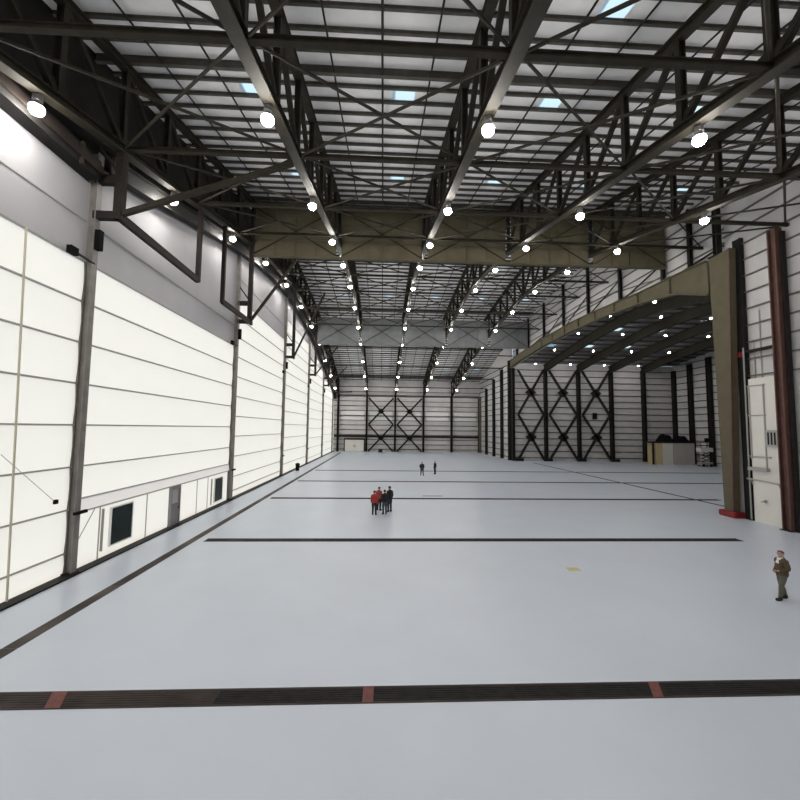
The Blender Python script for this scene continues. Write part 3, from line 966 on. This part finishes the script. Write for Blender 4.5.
ct = thing('tool_cart', 'tiny dark tool cart before the far end wall bracing', 'cart', (-.2, 99, 0))
box_obj('cabinet', M['black'], ct, -.5, .5, -.3, .3, .18, 1.0)
for z in (.3, .55, .8):
    box_obj('drawer', M['steel_black'], ct, -.45, .45, -.33, -.3, z - .1, z + .1)
for x in (-.4, .4):
    for y in (-.2, .2):
        obj('wheel', MB().sweep([(x, y - .04, .09), (x, y + .04, .09)], CIRC(.09, 8)).mesh('wheel', M['black']), ct)
beam_obj('handle', M['grey_metal'], ct, (-.5, -.34, .96), (.5, -.34, .96), CIRC(.02, 6))


# ------------------------------------------------------------------ people
def seg_dist(p, a, b):
    ab = b - a
    t = max(0, min(1, (p - a).dot(ab) / max(1e-9, ab.length_squared)))
    return (p - a - ab * t).length


def person(label, loc, rz, height, arms, legs, cloth, hair_m, group=None, head_turn=0.0, build=1.0, coat=0.86):
    """figure faces local -Y. arms: {s: (elbow, wrist)}; legs: {s:(knee, ankle)}"""
    J = {'pelvis': ((0, .0, .95), (.155 * build, .115)), 'belly': ((0, -.005, 1.10), (.15 * build, .12)), 'chest': ((0, 0, 1.28), (.175 * build, .125)),
         'upper': ((0, .01, 1.375), (.125 * build, .10)), 'neckb': ((0, .012, 1.465), (.064, .064)), 'neck': ((0, .0, 1.53), (.054, .056)),
         'jaw': ((0, -.02, 1.585), (.070, .082)), 'brow': ((0, -.01, 1.665), (.080, .098)), 'crown': ((0, .0, 1.735), (.058, .07))}
    E = [('pelvis', 'belly', 'torso'), ('belly', 'chest', 'torso'), ('chest', 'upper', 'torso'), ('upper', 'neckb', 'torso'), ('neckb', 'neck', 'neck'), ('neck', 'jaw', 'head'), ('jaw', 'brow', 'head'), ('brow', 'crown', 'head')]
    for s, n in ((1, 'R'), (-1, 'L')):
        el, wr_ = arms[s]
        kn, an = legs[s]
        J['sh' + n] = ((s * .165 * build, .01, 1.375), (.066, .07))
        J['el' + n] = (el, (.052, .052))
        J['wr' + n] = (wr_, (.036, .034))
        d = (Vector(wr_) - Vector(el)).normalized()
        J['pm' + n] = (tuple(Vector(wr_) + d * .085), (.040, .028))
        J['hp' + n] = ((s * .095, .0, .90), (.100, .105))
        J['th' + n] = (tuple((Vector((s * .095, 0, .90)) + Vector(kn)) / 2), (.088, .09))
        J['kn' + n] = (kn, (.062, .064))
        J['cf' + n] = (tuple(Vector(kn) * .62 + Vector(an) * .38 + Vector((0, .012, 0))), (.060, .062))
        J['an' + n] = (an, (.042, .046))
        J['hl' + n] = ((an[0], an[1] + .03, an[2] - .055), (.040, .042))
        J['to' + n] = ((an[0] + s * .03, an[1] - .16, an[2] - .062), (.044, .032))
        E += [('upper', 'sh' + n, 'torso'), ('sh' + n, 'el' + n, 'arm'), ('el' + n, 'wr' + n, 'arm'), ('wr' + n, 'pm' + n, 'hand'), ('pelvis', 'hp' + n, 'hips'), ('hp' + n, 'th' + n, 'leg'),
              ('th' + n, 'kn' + n, 'leg'), ('kn' + n, 'cf' + n, 'leg'), ('cf' + n, 'an' + n, 'leg'), ('an' + n, 'hl' + n, 'foot'), ('hl' + n, 'to' + n, 'foot')]
    names = list(J)
    me = bpy.data.meshes.new('skel')
    me.from_pydata([J[n][0] for n in names], [(names.index(a), names.index(b)) for a, b, _ in E], [])
    o = bpy.data.objects.new('skel', me)
    COL.objects.link(o)
    md = o.modifiers.new('skin', 'SKIN')
    md.use_smooth_shade = True
    sv = me.skin_vertices[0].data
    for i, n in enumerate(names):
        sv[i].radius = (J[n][1][0] * 1.12, J[n][1][1] * 1.12)
        sv[i].use_root = (n == 'pelvis')
    ss = o.modifiers.new('ss', 'SUBSURF')
    ss.levels = 2
    dg = bpy.context.evaluated_depsgraph_get()
    ev = o.evaluated_get(dg)
    body = bpy.data.meshes.new_from_object(ev)
    bpy.data.objects.remove(o)
    V = [v.co.copy() for v in body.vertices]
    N = [v.normal.copy() for v in body.vertices]
    segs = [(Vector(J[a][0]), Vector(J[b][0]), c, (J[a][1][0] + J[b][1][0]) / 2) for a, b, c in E]
    cls = [min(segs, key=lambda q: seg_dist(p, q[0], q[1]) - q[3] * .8)[2] for p in V]
    polys = [tuple(p.vertices) for p in body.polygons]
    S = height / 1.77
    root = thing('person', label, 'person', loc, group, None, rz)
    root.scale = (S, S, S)

    def shell(name, m, test, off):
        mbx = MB()
        idx = {}
        fs_ = []
        for p in polys:
            if all(test(V[i], cls[i]) for i in p):
                f = []
                for i in p:
                    if i not in idx:
                        idx[i] = len(mbx.v)
                        mbx.v.append(tuple(V[i] + N[i] * (off(V[i]) if callable(off) else off)))
                    f.append(idx[i])
                fs_.append(tuple(f))
        mbx.f = fs_
        mm = bpy.data.meshes.new(name)
        mm.from_pydata(mbx.v, [], mbx.f)
        mm.materials.append(m)
        for p in mm.polygons:
            p.use_smooth = True
        return obj(name, mm, root)

    # body with face and fingers, one mesh
    bmb = MB()
    bmb.add([tuple(v) for v in V], polys)
    bmb.lathe([(.001, .03), (.012, .02), (.017, .0), (.008, -.014)], 6, (0, -.125, 1.625))       # nose
    for s in (-1, 1):
        bmb.lathe([(.006, -.03), (.018, -.015), (.020, .012), (.008, .03)], 6, (s * .092, .005, 1.635))   # ears
    for s, n in ((1, 'R'), (-1, 'L')):
        a, b = Vector(J['wr' + n][0]), Vector(J['pm' + n][0])
        d = (b - a).normalized()
        fw = Vector((0, -1, 0))
        fw = (fw - d * fw.dot(d))
        fw = fw.normalized() if fw.length > .1 else Vector((0, 0, 1))
        side = d.cross(fw).normalized()
        if side.x * s > 0:
            side = -side
        for k, ln in enumerate((.070, .080, .074, .056)):
            base = b + fw * (.030 - .020 * k)
            c = d * 1
            p1 = base + d * ln * .5 + side * .006
            p2 = p1 + (d * .8 + side * .6).normalized() * ln * .5
            bmb.sweep([base - d * .02, p1, p2], CIRC(.0095, 5), up=tuple(fw))
        base = a + d * .035 + fw * .028
        p1 = base + (d * .5 + fw * .8).normalized() * .035
        bmb.sweep([base - fw * .01, p1, p1 + d * .032], CIRC(.011, 5), up=tuple(side))
    bme = bpy.data.meshes.new('body')
    bme.from_pydata(bmb.v, [], bmb.f)
    bme.materials.append(M['skin'])
    for p in bme.polygons:
        p.use_smooth = True
    bo = obj('body', bme, root)
    hem = coat
    shell('trousers', cloth['trousers'], lambda v, c: c in ('leg', 'hips') and v.z < 1.0 or (c == 'torso' and v.z < 1.0), .010)
    shell('shoes', cloth['shoes'], lambda v, c: c == 'foot' or (c == 'leg' and v.z < .15), .016)
    shell('jacket', cloth['jacket'], lambda v, c: c == 'arm' or (c == 'torso' and v.z < 1.505) or (c in ('hips', 'leg', 'torso') and v.z > hem), lambda v: .022 + max(0, 1.05 - v.z) * .06)
    if cloth.get('shirt'):
        shell('shirt', cloth['shirt'], lambda v, c: c in ('torso', 'neck') and v.y < .02 and abs(v.x) < .09 and 1.25 < v.z < 1.535, .030)
    # eyes, mouth
    for s in (-1, 1):
        obj('eye', MB().lathe([(.002, -.008), (.009, -.004), (.009, .004), (.002, .008)], 6, (s * .034, -.103, 1.655)).mesh('eye', M['eye']), root)
    obj('mouth', MB().box(-.024, .024, -.115, -.095, 1.582, 1.590).mesh('mouth', cloth.get('lip', M['skin'])), root)
    shell('hair', hair_m, lambda v, c: c == 'head' and (v.z > 1.69 or (v.y > .0 and v.z > 1.585) or (v.y > -.05 and v.z > 1.655)), .014)
    return root


def cl(name, c):
    return mat(name, c, rough=0.85, var=.15, scale=8)


brown_j, green_t, boots = cl('brown_jacket', (.085, .058, .030)), cl('grey_green_trousers', (.11, .105, .075)), cl('dark_boots', (.018, .017, .018))
red_j, red_j2, blk_t = cl('red_jacket', (.36, .035, .035)), cl('faded_red_jacket', (.30, .05, .045)), cl('black_trousers', (.012, .012, .014))
blk_c, jeans, nav = cl('black_coat', (.012, .012, .014)), cl('blue_jeans', (.05, .07, .11)), cl('dark_trousers', (.03, .034, .04))
shirt = cl('white_shirt', (.7, .7, .68))
lip = cl('lip', (.25, .09, .08))
gcoat = cl('charcoal_coat', (.02, .024, .026))
pocket = {1: ((.27, .07, 1.14), (.215, -.05, .96)), -1: ((-.27, .07, 1.14), (-.215, -.05, .96))}
crossed = {1: ((.26, -.02, 1.15), (.02, -.22, 1.18)), -1: ((-.26, -.02, 1.15), (-.02, -.20, 1.13))}
down = {1: ((.25, .03, 1.13), (.265, -.03, .89)), -1: ((-.25, .03, 1.13), (-.265, -.03, .89))}
stand = {1: ((.105, -.015, .50), (.11, .02, .10)), -1: ((-.105, -.015, .50), (-.11, .02, .10))}
stride = {1: ((.105, -.13, .50), (.115, -.19, .10)), -1: ((-.105, .03, .50), (-.11, .17, .10))}
belly_hands = {1: ((.25, .05, 1.13), (.10, -.15, 1.04)), -1: ((-.25, .05, 1.13), (-.10, -.15, 1.0))}
slim = {1: ((.215, .04, 1.12), (.20, -.03, .90)), -1: ((-.215, .04, 1.12), (-.20, -.03, .90))}
R = math.radians
person('person in brown jacket standing alone beside the tapered column side of the hall', (14.62, 14.3, 0), R(-98), 1.76, belly_hands, stride,
       dict(jacket=brown_j, trousers=green_t, shoes=boots, shirt=shirt, lip=lip), M['hair_grey'])
person('person in bright red jacket and black trousers with back turned', (-.42, 28.35, 0), R(172), 1.70, slim, stand, dict(jacket=red_j, trousers=blk_t, shoes=boots), M['hair'], 'group of four people on the floor')
person('person in faded red jacket standing just behind the bright red one', (-.10, 29.9, 0), R(150), 1.74, slim, stand, dict(jacket=red_j2, trousers=blk_t, shoes=boots), M['hair'], 'group of four people on the floor')
person('person in black coat and blue jeans next to the red jackets', (.30, 28.6, 0), R(200), 1.72, slim, stand, dict(jacket=blk_c, trousers=jeans, shoes=boots), M['hair'], 'group of four people on the floor')
person('taller person in black coat and dark trousers at the end of the group of four', (.66, 29.4, 0), R(215), 1.86, slim, stand, dict(jacket=blk_c, trousers=nav, shoes=boots), M['hair'], 'group of four people on the floor')
person('distant person in long charcoal coat walking on the far floor, the broader of two', (5.3, 52.0, 0), R(10), 1.78, pocket, stride, dict(jacket=gcoat, trousers=nav, shoes=boots), M['hair'], 'two distant people', build=1.2, coat=.7)
person('distant slim person in dark clothes on the far floor', (7.2, 53.6, 0), R(-70), 1.78, down, stand, dict(jacket=blk_c, trousers=blk_t, shoes=boots), M['hair'], 'two distant people')
